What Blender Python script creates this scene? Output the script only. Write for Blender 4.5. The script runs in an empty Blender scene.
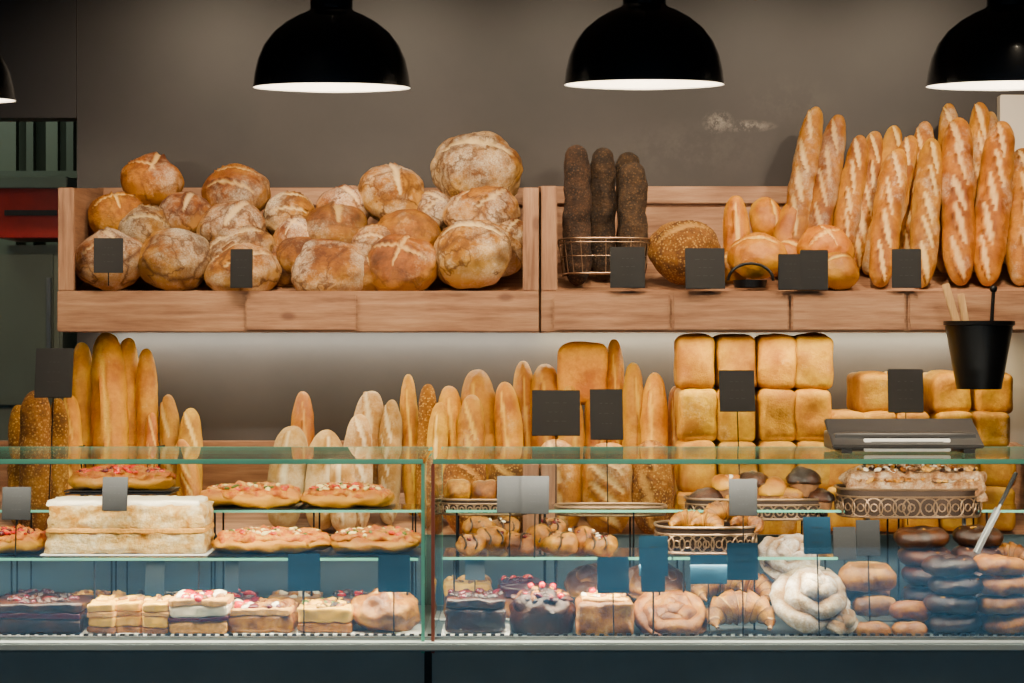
import bpy, bmesh, math, random
from mathutils import Vector, Matrix, noise, Euler
random.seed(7)
F=1900.0; EYE=1.65; HY=341.5
def X(px,D): return (px-512)/F*D
def Z(py,D): return EYE+(HY-py)/F*D
def PT(px,py,D): return Vector((X(px,D),D-5,Z(py,D)))
def C(r,g,b):
    f=lambda c:(c/255/12.92) if c/255<=0.04045 else ((c/255+0.055)/1.055)**2.4
    return (f(r),f(g),f(b),1)

# ---------------------------------------------------------------- materials
class NT:
    def __init__(s,name):
        s.m=bpy.data.materials.new(name); s.m.use_nodes=True
        s.n=s.m.node_tree.nodes; s.l=s.m.node_tree.links
        s.b=s.n.get('Principled BSDF'); s.out=s.n.get('Material Output')
    def new(s,t,**k):
        n=s.n.new(t)
        for a,b in k.items(): setattr(n,a,b)
        return n
    def link(s,a,b): s.l.new(a,b)
    def coords(s,scale=(1,1,1),rnd=True):
        tc=s.new('ShaderNodeTexCoord'); mp=s.new('ShaderNodeMapping')
        mp.inputs['Scale'].default_value=scale
        s.link(tc.outputs['Object'],mp.inputs['Vector'])
        if rnd:
            oi=s.new('ShaderNodeObjectInfo'); mu=s.new('ShaderNodeMath',operation='MULTIPLY'); mu.inputs[1].default_value=37.0
            s.link(oi.outputs['Random'],mu.inputs[0]); s.link(mu.outputs[0],mp.inputs['Location'])
        return mp.outputs['Vector']
    def noise(s,vec,scale,detail=4,rough=0.55):
        n=s.new('ShaderNodeTexNoise'); n.inputs['Scale'].default_value=scale
        n.inputs['Detail'].default_value=detail; n.inputs['Roughness'].default_value=rough
        s.link(vec,n.inputs['Vector']); return n.outputs['Fac']
    def ramp(s,fac,stops):
        r=s.new('ShaderNodeValToRGB'); e=r.color_ramp.elements
        while len(e)<len(stops): e.new(0.5)
        for i,(p,c) in enumerate(stops): e[i].position=p; e[i].color=c
        s.link(fac,r.inputs[0]); return r.outputs['Color']
    def mix(s,fac,a,b,mode='MIX'):
        m=s.new('ShaderNodeMix',data_type='RGBA',blend_type=mode)
        for sock,v in ((m.inputs[0],fac),(m.inputs[6],a),(m.inputs[7],b)):
            if hasattr(v,'is_output'): s.link(v,sock)
            else: sock.default_value=v
        return m.outputs[2]
    def math(s,op,a,b):
        m=s.new('ShaderNodeMath',operation=op)
        for k,v in ((0,a),(1,b)):
            if hasattr(v,'is_output'): s.link(v,m.inputs[k])
            else: m.inputs[k].default_value=v
        return m.outputs[0]
    def bump(s,h,st,dist=0.01):
        b=s.new('ShaderNodeBump'); b.inputs['Strength'].default_value=st; b.inputs['Distance'].default_value=dist
        s.link(h,b.inputs['Height']); s.link(b.outputs[0],s.b.inputs['Normal'])
def plain(name,col,rough=0.5,metal=0.0,var=0.15,sc=20,bump=0.0,emit=0,coat=0):
    t=NT(name); v=t.coords(); n=t.noise(v,sc)
    d=tuple(c*(1-var) for c in col[:3])+(1,); u=tuple(min(1,c*(1+var)) for c in col[:3])+(1,)
    t.link(t.ramp(n,[(0.3,d),(0.7,u)]),t.b.inputs['Base Color'])
    t.b.inputs['Roughness'].default_value=rough; t.b.inputs['Metallic'].default_value=metal
    if coat: t.b.inputs['Coat Weight'].default_value=coat
    if bump: t.bump(n,bump)
    if emit:
        t.b.inputs['Emission Color'].default_value=col; t.b.inputs['Emission Strength'].default_value=emit
    return t.m
def crust(name,dark,mid,light,cut,flour=0.0,flourcol=C(240,226,200),sc=9,cracks=0.0,rough=0.6,speck=None,bump=0.5,burn=None,side=None):
    t=NT(name); v=t.coords()
    n=t.noise(v,sc,6,0.66)
    col=t.ramp(n,[(0.36,dark),(0.5,mid),(0.64,light)])
    # fine mottling
    col=t.mix(t.ramp(t.noise(v,sc*6,4,.7),[(0.4,(0,0,0,1)),(0.75,(.6,)*3+(1,))]),col,dark)
    if side:
        ab=t.new('ShaderNodeAttribute',attribute_name='bake')
        col=t.mix(ab.outputs['Fac'],side,col)
    if cracks:
        vo=t.new('ShaderNodeTexVoronoi',feature='DISTANCE_TO_EDGE'); vo.inputs['Scale'].default_value=8
        nn=t.noise(v,9,4); mm=t.mix(0.2,v,t.ramp(nn,[(0,(0,0,0,1)),(1,(1,1,1,1))])); t.link(mm,vo.inputs['Vector'])
        cr=t.ramp(vo.outputs['Distance'],[(0.0,(1,1,1,1)),(0.07,(0,0,0,1))])
    if flour:
        n2=t.noise(v,sc*0.6,7,0.75)
        n3=t.noise(v,190,3,0.75)
        fm=t.ramp(n2,[(0.60-0.22*flour,(0,0,0,1)),(0.72-0.16*flour,(1,1,1,1))])
        fm2=t.ramp(n3,[(0.35,(0.25,)*3+(1,)),(0.6,(1,1,1,1))])
        g=t.math('MULTIPLY',fm,fm2); g2=t.math('MULTIPLY',g,0.4+0.45*flour)
        col=t.mix(g2,col,flourcol)
    if cracks: col=t.mix(t.math('MULTIPLY',cr,cracks),col,dark)
    at=t.new('ShaderNodeAttribute',attribute_name='score')
    neg=t.math('MULTIPLY',at.outputs['Fac'],-1.0); neg.node.use_clamp=True
    col=t.mix(neg,col,burn or tuple(c*.7 for c in dark[:3])+(1,))
    pos=t.math('MULTIPLY',at.outputs['Fac'],.85); pos.node.use_clamp=True
    col=t.mix(pos,col,cut)
    if speck:
        vo=t.new('ShaderNodeTexVoronoi'); vo.inputs['Scale'].default_value=110; t.link(v,vo.inputs['Vector'])
        sm=t.ramp(vo.outputs['Distance'],[(0.2,(1,1,1,1)),(0.42,(0,0,0,1))])
        col=t.mix(sm,col,speck)
    oi=t.new('ShaderNodeObjectInfo'); hs=t.new('ShaderNodeHueSaturation')
    mr=t.new('ShaderNodeMapRange'); mr.inputs[3].default_value=0.62; mr.inputs[4].default_value=1.08
    t.link(oi.outputs['Random'],mr.inputs[0]); t.link(mr.outputs[0],hs.inputs['Value']); t.link(col,hs.inputs['Color'])
    mh=t.new('ShaderNodeMapRange'); mh.inputs[3].default_value=0.494; mh.inputs[4].default_value=0.510
    t.link(t.math('FRACT',t.math('MULTIPLY',oi.outputs['Random'],7.31),0.0),mh.inputs[0]); t.link(mh.outputs[0],hs.inputs['Hue'])
    hs.inputs['Saturation'].default_value=1.10
    t.link(hs.outputs[0],t.b.inputs['Base Color'])
    t.b.inputs['Roughness'].default_value=rough
    t.bump(t.noise(v,45,6,0.75),bump,0.012)
    return t.m

M={}
M['boule']=crust('crust_boule',C(86,42,12),C(146,88,34),C(186,132,68),C(226,196,146),flour=0.66,cracks=0.8,sc=8,rough=0.75,bump=.9,side=C(200,152,88),burn=C(78,38,12))
M['boule2']=crust('crust_boule_brown',C(88,42,10),C(152,84,26),C(184,120,48),C(222,184,126),flour=0.3,cracks=0.5,sc=8,rough=0.55,bump=.8,side=C(190,134,66),burn=C(80,38,10))
M['baguette']=crust('crust_baguette',C(134,72,20),C(176,110,40),C(202,140,66),C(234,198,140),flour=0.40,sc=9,rough=0.5,burn=C(106,52,14),side=C(212,160,92),bump=.7)
M['dark']=crust('crust_rye',C(28,17,9),C(50,32,18),C(74,50,30),C(90,62,40),sc=22,rough=0.85,speck=C(84,60,38),bump=1.0)
M['seed']=crust('crust_seeded',C(100,60,20),C(146,94,38),C(172,122,60),C(206,160,96),sc=16,rough=0.85,speck=C(194,152,90),bump=1.0)
M['gold']=crust('crust_gold',C(166,96,12),C(208,142,26),C(228,172,52),C(244,204,106),flour=0.14,sc=8,rough=0.5,burn=C(156,90,14),side=C(234,186,78),bump=.6)
M['roll']=crust('crust_roll',C(150,78,14),C(192,118,30),C(212,148,58),C(238,198,122),flour=0.15,sc=8,rough=0.42,burn=C(130,66,14),side=C(220,164,76))
M['floury']=crust('crust_floury',C(156,112,60),C(190,150,96),C(214,184,134),C(236,222,192),flour=0.6,sc=9,rough=0.85,burn=C(150,108,60),side=C(216,190,146))
M['pan']=crust('crust_pan_loaf',C(162,104,16),C(202,148,34),C(224,178,62),C(246,216,150),flour=0.15,sc=8,rough=0.65)
M['pastry']=crust('crust_pastry',C(104,54,10),C(170,106,30),C(210,150,64),C(236,196,124),sc=18,rough=0.32,flour=0.05)
M['sugar']=crust('crust_sugared',C(150,112,72),C(196,174,146),C(228,220,210),C(150,110,80),flour=0.55,flourcol=C(240,238,235),sc=24,rough=0.85,burn=C(146,104,62),bump=.9)
M['choc']=crust('chocolate',C(24,10,5),C(48,23,11),C(86,46,24),C(96,60,40),sc=16,rough=0.3)
M['pizza']=crust('pizza_top',C(170,64,16),C(214,128,40),C(236,186,90),C(240,220,180),sc=46,rough=0.35,flour=0.2,flourcol=C(244,224,150),bump=.9)
M['crumb']=crust('crumb_topping',C(136,88,52),C(190,148,106),C(226,202,170),C(240,230,215),sc=40,rough=0.85,flour=0.3,bump=1)
M['cream']=plain('cream',C(244,232,204),0.5,var=0.08,sc=25,bump=0.2)
M['creamcake']=crust('sponge_cream_side',C(180,126,54),C(220,188,128),C(242,228,192),C(255,250,240),sc=16,rough=0.75,bump=1.0)
M['sponge']=plain('sponge_cake',C(206,148,58),0.8,var=0.25,sc=90,bump=0.5)
M['yellow']=plain('custard',C(240,176,36),0.35,var=0.25,sc=30)
M['red']=plain('red_berry',C(205,16,12),0.2,var=0.2,sc=30,coat=0.5)
M['tomato']=plain('tomato',C(190,56,18),0.3,var=0.3,sc=30)
M['berry']=plain('dark_berry',C(80,12,24),0.25,var=0.3,sc=40)
M['green']=plain('herb_green',C(70,90,30),0.5)
M['cheese']=plain('cheese',C(246,220,136),0.4,var=0.1)
M['slate']=plain('slate_board',C(18,18,20),0.55,var=0.15,sc=12)
M['slatereflect']=plain('slate_board_blue_reflection',C(26,56,76),0.3,var=0.15,sc=12)  # black tag boards with the blue reflection painted into their colour
M['chalk']=plain('chalk',C(60,60,62),0.9)
M['blackmetal']=plain('black_metal',C(20,20,22),0.4,metal=0.6,var=0.1)
M['blackenamel']=plain('black_enamel',C(9,11,17),0.25,var=0.1,coat=0.3)
M['white']=plain('white_enamel_glow',C(245,240,230),0.4,var=0.03,emit=0.6)  # emission painted in for lamplight bouncing inside the shade
M['bronze']=plain('bronze_filigree',C(140,112,86),0.4,metal=0.7,var=0.2)
M['bronzedark']=plain('bronze_liner',C(56,40,30),0.5,metal=0.5,var=0.2)
M['steel']=plain('brushed_steel',C(130,132,132),0.35,metal=0.9,var=0.1)
M['paper']=plain('paper_white',C(225,225,222),0.7,var=0.05)
M['cord']=plain('cord_black',C(15,15,15),0.6)
M['wicker']=plain('wicker',C(120,78,40),0.7,var=0.4,sc=80,bump=0.5)
M['bulb']=plain('bulb_glow',(1,0.85,0.62,1),0.4,var=0.0,emit=14)

def wood(name,a,b,c,ax=0):
    t=NT(name); s=[14,14,14]; s[ax]=1.1
    v=t.coords(tuple(s),rnd=True); n=t.noise(v,3.2,7,0.68)
    v2=t.coords((1,1,1)); n2=t.noise(v2,3,3)
    col=t.ramp(n,[(0.3,a),(0.5,b),(0.7,c)])
    col=t.mix(t.ramp(n2,[(0.35,(0,0,0,1)),(0.75,(0.5,)*3+(1,))]),col,a)
    vo=t.new('ShaderNodeTexVoronoi'); s2=[5,5,5]; s2[ax]=2.6
    t.link(t.coords(tuple(s2)),vo.inputs['Vector']); vo.inputs['Scale'].default_value=1.3
    col=t.mix(t.ramp(vo.outputs['Distance'],[(0.05,(0.75,)*3+(1,)),(0.11,(0,0,0,1))]),col,C(96,60,44))
    t.link(col,t.b.inputs['Base Color']); t.b.inputs['Roughness'].default_value=0.6
    t.bump(n,0.25,0.004); return t.m
wa,wb,wc=C(112,74,50),C(154,112,82),C(182,142,108)
M['wood']=wood('pine_wood',wa,wb,wc)
M['woodz']=wood('pine_wood_vertical',wa,wb,wc,2)
M['woody']=wood('pine_wood_depth',wa,wb,wc,1)
M['stick']=wood('tong_wood',C(170,130,80),C(205,165,110),C(225,190,140),2)

def glass(name,tint=(0.93,0.98,0.97,1),k=0.04):
    t=NT(name); t.n.remove(t.b)
    tr=t.new('ShaderNodeBsdfTransparent'); tr.inputs[0].default_value=tint
    gl=t.new('ShaderNodeBsdfGlossy'); gl.inputs['Roughness'].default_value=0.02
    lw=t.new('ShaderNodeLayerWeight'); lw.inputs[0].default_value=0.5
    p=t.math('POWER',lw.outputs['Facing'],5.0)
    q=t.new('ShaderNodeMath',operation='MULTIPLY_ADD'); q.inputs[1].default_value=1-k; q.inputs[2].default_value=k; t.link(p,q.inputs[0])
    mx=t.new('ShaderNodeMixShader'); t.link(q.outputs[0],mx.inputs[0]); t.link(tr.outputs[0],mx.inputs[1]); t.link(gl.outputs[0],mx.inputs[2])
    t.link(mx.outputs[0],t.out.inputs['Surface']); return t.m
M['glass']=glass('display_glass',(0.96,0.985,0.975,1),k=0.05)
M['shelfglass']=glass('shelf_glass',(0.9,0.96,0.95,1))
M['edge']=plain('glass_edge_green_glow',C(110,190,165),0.15,var=0.1,sc=6,emit=0.03)  # slight emission paints a glow into the glass edges
M['edgebrown']=plain('glass_edge_brown',C(150,80,60),0.3,var=0.1,sc=6)
M['teal']=plain('counter_teal',C(176,192,196),0.45,var=0.10,sc=3)
M['caseback']=plain('case_back',C(70,84,90),0.4,var=0.06,sc=3)
M['deck']=plain('case_deck',C(96,108,112),0.35,var=0.06,sc=3)

# ---------------------------------------------------------------- builder
class MB:
    def __init__(s): s.v=[];s.f=[];s.mi=[];s.sc=[];s.bk=[];s.mats=[]
    def idx(s,m):
        m=M[m] if isinstance(m,str) else m
        if m not in s.mats: s.mats.append(m)
        return s.mats.index(m)
    def add(s,vs,fs,mat,T=None,sc=None,bk=None):
        o=len(s.v); i=s.idx(mat)
        for v in vs:
            v=Vector(v); s.v.append(T@v if T else v)
        s.sc+= sc if sc else [0.0]*len(vs)
        s.bk+= bk if bk else [1.0]*len(vs)
        for f in fs: s.f.append([o+a for a in f]); s.mi.append(i)
        return s
    def jit(s,amp,freq=30):
        o=seedn()
        for i,v in enumerate(s.v):
            p=v*freq+Vector((o,o,o)); s.v[i]=v+noise.noise_vector(p)*amp
        return s
    def box(s,c,size,mat,T=None,bev=0.0,rot=None):
        bm=bmesh.new(); bmesh.ops.create_cube(bm,size=1)
        for v in bm.verts: v.co=Vector((v.co.x*size[0],v.co.y*size[1],v.co.z*size[2]))
        if bev: bmesh.ops.bevel(bm,geom=list(bm.edges),offset=bev,segments=2,affect='EDGES')
        R=Matrix.Translation(c)@(Euler(rot).to_matrix().to_4x4() if rot else Matrix())
        if T: R=T@R
        vs=[v.co.copy() for v in bm.verts]; bm.verts.index_update()
        fs=[[v.index for v in f.verts] for f in bm.faces]; bm.free()
        return s.add(vs,fs,mat,R)
    def lump(s,c,size,r,mat,amp=0.004,seed=0,n=9,T=None,rot=None,freq=18,top=0.0):
        # rounded, slightly irregular block
        bm=bmesh.new(); bmesh.ops.create_cube(bm,size=1)
        bmesh.ops.subdivide_edges(bm,edges=list(bm.edges),cuts=n,use_grid_fill=True)
        h=Vector(size)/2
        vs=[]
        for v in bm.verts:
            p=Vector((v.co.x*size[0],v.co.y*size[1],v.co.z*size[2]))
            q=Vector([max(-h[i]+r,min(h[i]-r,p[i])) for i in range(3)])
            d=p-q
            if d.length>1e-7: p=q+d.normalized()*r
            if top and p.z>0: p.z+=top*math.cos(math.pi*0.45*p.x/h.x)*math.cos(math.pi*0.45*p.y/h.y)
            nn=noise.noise(p*freq+Vector((seed*3.1,seed,0)))
            p+=p.normalized()*nn*amp
            vs.append(p)
        bm.verts.index_update(); fs=[[v.index for v in f.verts] for f in bm.faces]; bm.free()
        R=Matrix.Translation(c)@(Euler(rot).to_matrix().to_4x4() if rot else Matrix())
        if T: R=T@R
        return s.add(vs,fs,mat,R)
    def lathe(s,prof,mat,T=None,n=40,cap=False):
        vs=[];fs=[]
        for (r,z) in prof:
            for j in range(n):
                a=2*math.pi*j/n; vs.append((r*math.cos(a),r*math.sin(a),z))
        for i in range(len(prof)-1):
            for j in range(n):
                k=(j+1)%n; fs.append((i*n+j,i*n+k,(i+1)*n+k,(i+1)*n+j))
        if cap:
            fs.append(list(range(n))[::-1]); fs.append([(len(prof)-1)*n+j for j in range(n)])
        return s.add(vs,fs,mat,T)
    def tube(s,pts,r,mat,n=8,T=None,closed=False,scs=None,flat=1.0):
        pts=[Vector(p) for p in pts]; N=len(pts)
        rr=r if isinstance(r,(list,tuple)) else [r]*N
        vs=[];fs=[];sc=[]; prev=None
        for i in range(N):
            if closed: t=pts[(i+1)%N]-pts[i-1]
            else: t=pts[min(i+1,N-1)]-pts[max(i-1,0)]
            t=t.normalized() if t.length>1e-9 else Vector((1,0,0))
            up=prev if prev is not None else (Vector((0,0,1)) if abs(t.z)<0.9 else Vector((1,0,0)))
            b=t.cross(up)
            if b.length<1e-6: b=t.orthogonal()
            b.normalize(); u=b.cross(t).normalized(); prev=u
            for j in range(n):
                a=2*math.pi*j/n; vs.append(pts[i]+(b*math.cos(a)+u*math.sin(a)*flat)*rr[i])
                sc.append(scs[i] if isinstance(scs,list) else (scs(math.sin(a)) if scs else 0.0))
        m=N if closed else N-1
        for i in range(m):
            k=(i+1)%N
            for j in range(n):
                l=(j+1)%n; fs.append((i*n+j,i*n+l,k*n+l,k*n+j))
        if not closed:
            fs.append(list(range(n))[::-1]); fs.append([(N-1)*n+j for j in range(n)])
        return s.add(vs,fs,mat,T,sc)
    def ball(s,c,r,mat,T=None,n=10,sq=1.0):
        pr=[(max(1e-5,math.sin(math.pi*i/n))*r,-math.cos(math.pi*i/n)*r*sq) for i in range(n+1)]
        R=Matrix.Translation(c)
        if T: R=T@R
        return s.lathe(pr,mat,R,n=n+4)
    def bread(s,L,W,H,mat,T=None,nu=40,nv=24,p=2.0,q=2.0,flat=0.7,seed=0,amp=0.006,freq=14,cuts=(),ridge=0.004,bend=0.0):
        vs=[];fs=[];sc=[];bk=[]
        off=Vector((seed*7.3,seed*1.7,seed*3.9))
        for i in range(nu+1):
            t=-math.cos(math.pi*i/nu)
            r=max(0.0,1-abs(t)**p)**(1/q)
            for j in range(nv):
                a=2*math.pi*j/nv
                v=Vector((t*L/2,W/2*r*math.cos(a),H/2*r*math.sin(a)))
                lim=-flat*H/2
                if v.z<lim: v.z=lim+(v.z-lim)*0.2
                d=Vector((v.x*0.3 if p>2.2 else v.x,v.y,v.z)); d=d.normalized() if d.length>1e-6 else Vector((t,0,0))
                e=noise.noise(v*freq+off)*amp+noise.noise(v*freq*3+off)*amp*0.3
                m=0.0
                bk.append(max(0.0,min(1.0,(v.z/(H/2)+.15)/.75+noise.noise(v*25+off)*.4)))
                if cuts and v.z>-0.1*H:
                    wob=noise.noise(v*40+off)*.35
                    ss=(math.pi/2-(a if a<=math.pi*1.5 else a-2*math.pi))*W/2*max(r,0.3)
                    if p<=2.2: ss=v.y+noise.noise(v*12+off)*W*.08
                    for (cx,cs,ang,hl,hw) in cuts:
                        dx=v.x-cx; ds=ss-cs
                        al=dx*math.cos(ang)+ds*math.sin(ang); ac=-dx*math.sin(ang)+ds*math.cos(ang)
                        k=1-(al/hl)**2
                        if k<=0: continue
                        w=hw*math.sqrt(k); x=abs(ac)/max(w,1e-5)+wob
                        if x<1.0: m=max(m,min(1,(1-x)*2.2)); e-=ridge*0.6*(1-x)
                        elif x<2.0 and k>.08:
                            f_=(1-(x-1)/1.0)*(1.0 if ac>0 else .35)*min(1,k*3)
                            e+=ridge*f_*1.1
                            if m<=0: m=min(m,-f_*.95)
                v+=d*e
                if bend: v.y+=bend*L*(1-t*t)
                vs.append(v); sc.append(m)
        for i in range(nu):
            for j in range(nv):
                k=(j+1)%nv; fs.append((i*nv+j,i*nv+k,(i+1)*nv+k,(i+1)*nv+j))
        return s.add(vs,fs,mat,T,sc,bk)
    def build(s,name,origin=None,angle=40,parent=None,rotz=0):
        if origin is None:
            mn=Vector([min(v[i] for v in s.v) for i in range(3)]); mx=Vector([max(v[i] for v in s.v) for i in range(3)])
            origin=(mn+mx)/2; vs=[v-origin for v in s.v]
        else: origin=Vector(origin); vs=s.v
        me=bpy.data.meshes.new(name); me.from_pydata([tuple(v) for v in vs],[],s.f)
        for m in s.mats: me.materials.append(m)
        me.polygons.foreach_set('material_index',s.mi)
        at=me.attributes.new('score','FLOAT','POINT'); at.data.foreach_set('value',s.sc)
        at=me.attributes.new('bake','FLOAT','POINT'); at.data.foreach_set('value',s.bk)
        me.update()
        bm=bmesh.new(); bm.from_mesh(me); bmesh.ops.recalc_face_normals(bm,faces=list(bm.faces)); bm.to_mesh(me); bm.free()
        me.shade_smooth(); me.set_sharp_from_angle(angle=math.radians(angle))
        o=bpy.data.objects.new(name,me); bpy.context.scene.collection.objects.link(o); o.location=origin
        o.rotation_euler=(0,0,rotz)
        if parent: o.parent=parent
        return o

def frame(bottom,top,roll=0.0):
    x=(top-bottom); L=x.length; x.normalize()
    z=Vector((0,-1,0.25)); z=(z-x*z.dot(x)).normalized()
    if roll: z=Matrix.Rotation(roll,3,x)@z
    y=z.cross(x)
    Mx=Matrix((x,y,z)).transposed().to_4x4(); Mx.translation=(bottom+top)/2
    return Mx,L
def seedn(): return random.uniform(0,50)

# ---------------------------------------------------------------- room shell
YW=1.6
t=NT('wall_paint_dark'); v=t.coords(rnd=False); n=t.noise(v,1.6,6,0.65)
col=t.ramp(n,[(0.3,C(40,36,36)),(0.7,C(54,48,47))])
geo=t.new('ShaderNodeNewGeometry')
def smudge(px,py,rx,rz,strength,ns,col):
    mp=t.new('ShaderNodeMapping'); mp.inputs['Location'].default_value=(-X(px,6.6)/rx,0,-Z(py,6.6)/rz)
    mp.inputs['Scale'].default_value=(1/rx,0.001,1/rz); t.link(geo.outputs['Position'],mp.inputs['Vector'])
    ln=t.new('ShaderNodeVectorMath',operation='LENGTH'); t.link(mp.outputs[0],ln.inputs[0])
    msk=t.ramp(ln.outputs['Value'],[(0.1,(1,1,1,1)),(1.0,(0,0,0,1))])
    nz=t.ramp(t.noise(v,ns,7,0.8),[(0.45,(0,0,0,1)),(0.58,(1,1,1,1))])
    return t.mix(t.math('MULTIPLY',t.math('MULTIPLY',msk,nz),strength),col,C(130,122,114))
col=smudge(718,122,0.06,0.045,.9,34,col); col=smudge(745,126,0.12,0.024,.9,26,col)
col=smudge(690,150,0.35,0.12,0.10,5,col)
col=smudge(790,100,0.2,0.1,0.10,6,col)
t.link(col,t.b.inputs['Base Color']); t.b.inputs['Roughness'].default_value=0.45; M['wall']=t.m
M['wall2']=plain('wall_panel_darker',C(38,34,35),0.5,var=0.06,sc=2)
M['wallr']=plain('wall_pale',C(225,215,200),0.7,var=0.05,sc=2)
M['greywall']=plain('backroom_wall',C(70,82,66),0.6,var=0.15,sc=2)
t=NT('floor_tile'); v=t.coords(rnd=False); br=t.new('ShaderNodeTexBrick'); br.offset=0; br.inputs['Scale'].default_value=1.6
br.inputs['Color1'].default_value=C(90,92,92); br.inputs['Color2'].default_value=C(100,102,102); br.inputs['Mortar'].default_value=C(60,62,64); br.inputs['Mortar Size'].default_value=0.01
t.link(v,br.inputs['Vector']); t.link(br.outputs['Color'],t.b.inputs['Base Color']); t.b.inputs['Roughness'].default_value=0.4; M['floor']=t.m
M['pave']=plain('pavement',C(205,212,218),0.8,var=0.3,sc=1.2)
M['ceil']=plain('ceiling_paint',C(60,58,58),0.8,var=0.05,sc=2)
xs=X(77,6.6)
MB().box((0,-0.65,-0.05),(9,9.3,0.1),'floor').build('floor')
MB().box((0,-7.8,-0.06),(12,5.0,0.1),'pave').build('pavement_ground')
MB().box((0,-0.65,3.35),(9,9.3,0.1),'ceil').build('ceiling')
MB().box(((xs+4.4)/2,YW+0.06,1.65),(4.4-xs,0.12,3.3),'wall').build('wall_back')
zt=Z(118,6.6)
MB().box(((-4.4+xs)/2,YW+0.05,(3.3+zt)/2),(4.4+xs,0.12,3.3-zt),'wall2').build('wall_header')
MB().box((0,-10.35,1.6),(12,0.1,3.4),'wall2').build('wall_front')
MB().box((-4.45,-0.65,1.65),(0.1,9.3,3.3),'wall2').build('wall_left')
MB().box((4.45,-0.65,1.65),(0.1,9.3,3.3),'wall2').build('wall_right')
MB().box((-3,3.4,1.65),(3.6,0.1,3.3),'greywall').build('wall_backroom')
b=MB(); zr=Z(93,6.5)
b.box((X(1000,6.55)+0.4,YW-0.03,zr/2),(0.8,0.05,zr),'wallr',bev=0.003).build('wall_partition')
D=7.3
b=MB()
M['fridge']=plain('fridge_grey',C(112,120,108),0.35,metal=0.2,var=0.08,sc=3)
M['fridge2']=plain('fridge_door_grey',C(96,104,94),0.35,metal=0.2,var=0.08,sc=3)
M['redbox']=plain('red_plastic',C(150,22,12),0.4,var=0.15)
x0,x1=X(-90,D),X(62,D)
b.box(((x0+x1)/2,D-5+0.3,Z(245,D)/2),(x1-x0,0.6,Z(245,D)),'fridge',bev=0.01)
b.box((x0+(x1-x0)*0.5,D-5-0.01,Z(330,D)),(x1-x0-0.06,0.02,0.58),'fridge2',bev=0.004)
b.box((x1-0.04,D-5-0.035,Z(330,D)),(0.015,0.03,0.4),'steel')
b.build('upright_fridge')
b=MB(); c=PT(41,213,7.35)
w,h=0.25,0.21; T=Matrix.Translation(c)
for sx in(-1,1): b.box((sx*w/2,0,0),(0.012,0.3,h),'redbox',T,bev=0.003)
for sy in(-1,1): b.box((0,sy*0.15,0),(w,0.012,h),'redbox',T,bev=0.003)
b.box((0,0,-h/2+0.006),(w,0.3,0.012),'redbox',T)
b.box((0,0,h/2+0.0),(w+0.03,0.33,0.045),'fridge',T,bev=0.004)
b.box((0.0,-0.157,-.01),(w*.8,0.003,h*.1),'slate',T,bev=.001)
b.build('red_crate')
b=MB()
for px,wd in ((8,.07),(30,.03),(52,.05),(70,.03)):
    b.box((X(px,8.1),3.12,1.5),(wd,0.05,3.0),'fridge' if wd>.04 else 'fridge2')
for py in (178,): b.box((X(30,8.1),3.1,Z(py,8.1)),(0.6,0.35,0.03),'fridge2')
b.build('storage_rack')

# ---------------------------------------------------------------- wooden crates
def floorz(D,z0): return z0+(D-6.0)*0.25
def crate(px0,px1,ztop,zlip0,zlip1,z0,planks,name,leftend=True):
    x0,x1=X(px0,6.0),X(px1,6.0); b=MB(); cx=(x0+x1)/2; w=x1-x0
    yb=YW-0.015
    b.box((cx,yb,(ztop+z0)/2),(w,0.026,ztop-z0),'wood',bev=0.003)
    b.box((cx,yb-0.018,ztop-0.03),(w,0.02,0.06),'wood',bev=0.003)
    sl=math.atan(0.25)
    b.box((cx,1.28,floorz(6.28,z0)-0.012),(w-0.04,0.59,0.018),'wood',rot=(sl,0,0))
    b.box((cx,1.0,(zlip0+zlip1)/2),(w,0.022,zlip1-zlip0),'wood',bev=0.003)
    for k,x in ((0,x0+0.012),(1,x1-0.012)):
        zf=ztop-0.045 if ztop-zlip1>.25 else zlip1+.05
        vs=[(-.012,1.012,zlip0),(.012,1.012,zlip0),(.012,yb,zlip0),(-.012,yb,zlip0),(-.012,1.012,zf),(.012,1.012,zf),(.012,yb,ztop),(-.012,yb,ztop)]
        fs=[(0,1,2,3),(4,5,6,7),(0,1,5,4),(1,2,6,5),(2,3,7,6),(3,0,4,7)]
        b.add(vs,fs,'woody',Matrix.Translation((x,0,0)))
        s=1 if k==0 else -1
        b.box((x+s*0.014,1.006,(zlip1+zf)/2),(0.05,0.022,zf-zlip1),'woodz',bev=0.003)
    for (a,c) in planks:
        a,c=X(a,5.97),X(c,5.97)
        b.box(((a+c)/2,0.981,(zlip0+zlip1)/2-0.003),(c-a-0.004,0.014,(zlip1-zlip0)-0.01),'wood',bev=0.006)
    b.box((cx,1.3,zlip0+0.008),(w-0.03,0.56,0.014),'wood')
    return b.build(name)
ZT,ZL0,ZL1=Z(188,6.57),Z(332,6.0),Z(291,6.0)
U0=Z(299,6.0)
crate(58,539,ZT,ZL0,ZL1,U0,[(244,358)],'wooden_bread_crate')
crate(541,1062,ZT+0.005,ZL0,ZL1,U0,[(552,671),(672,790),(791,907),(908,1056)],'wooden_bread_crate')
DZ=0.795; W0=U0-DZ; ZTL=Z(441,6.57)
crate(-60,539,ZTL,ZL0-DZ,ZL1-DZ,W0,[],'wooden_bread_crate')
crate(541,1062,ZTL,ZL0-DZ,ZL1-DZ,W0,[],'wooden_bread_crate')

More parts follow.
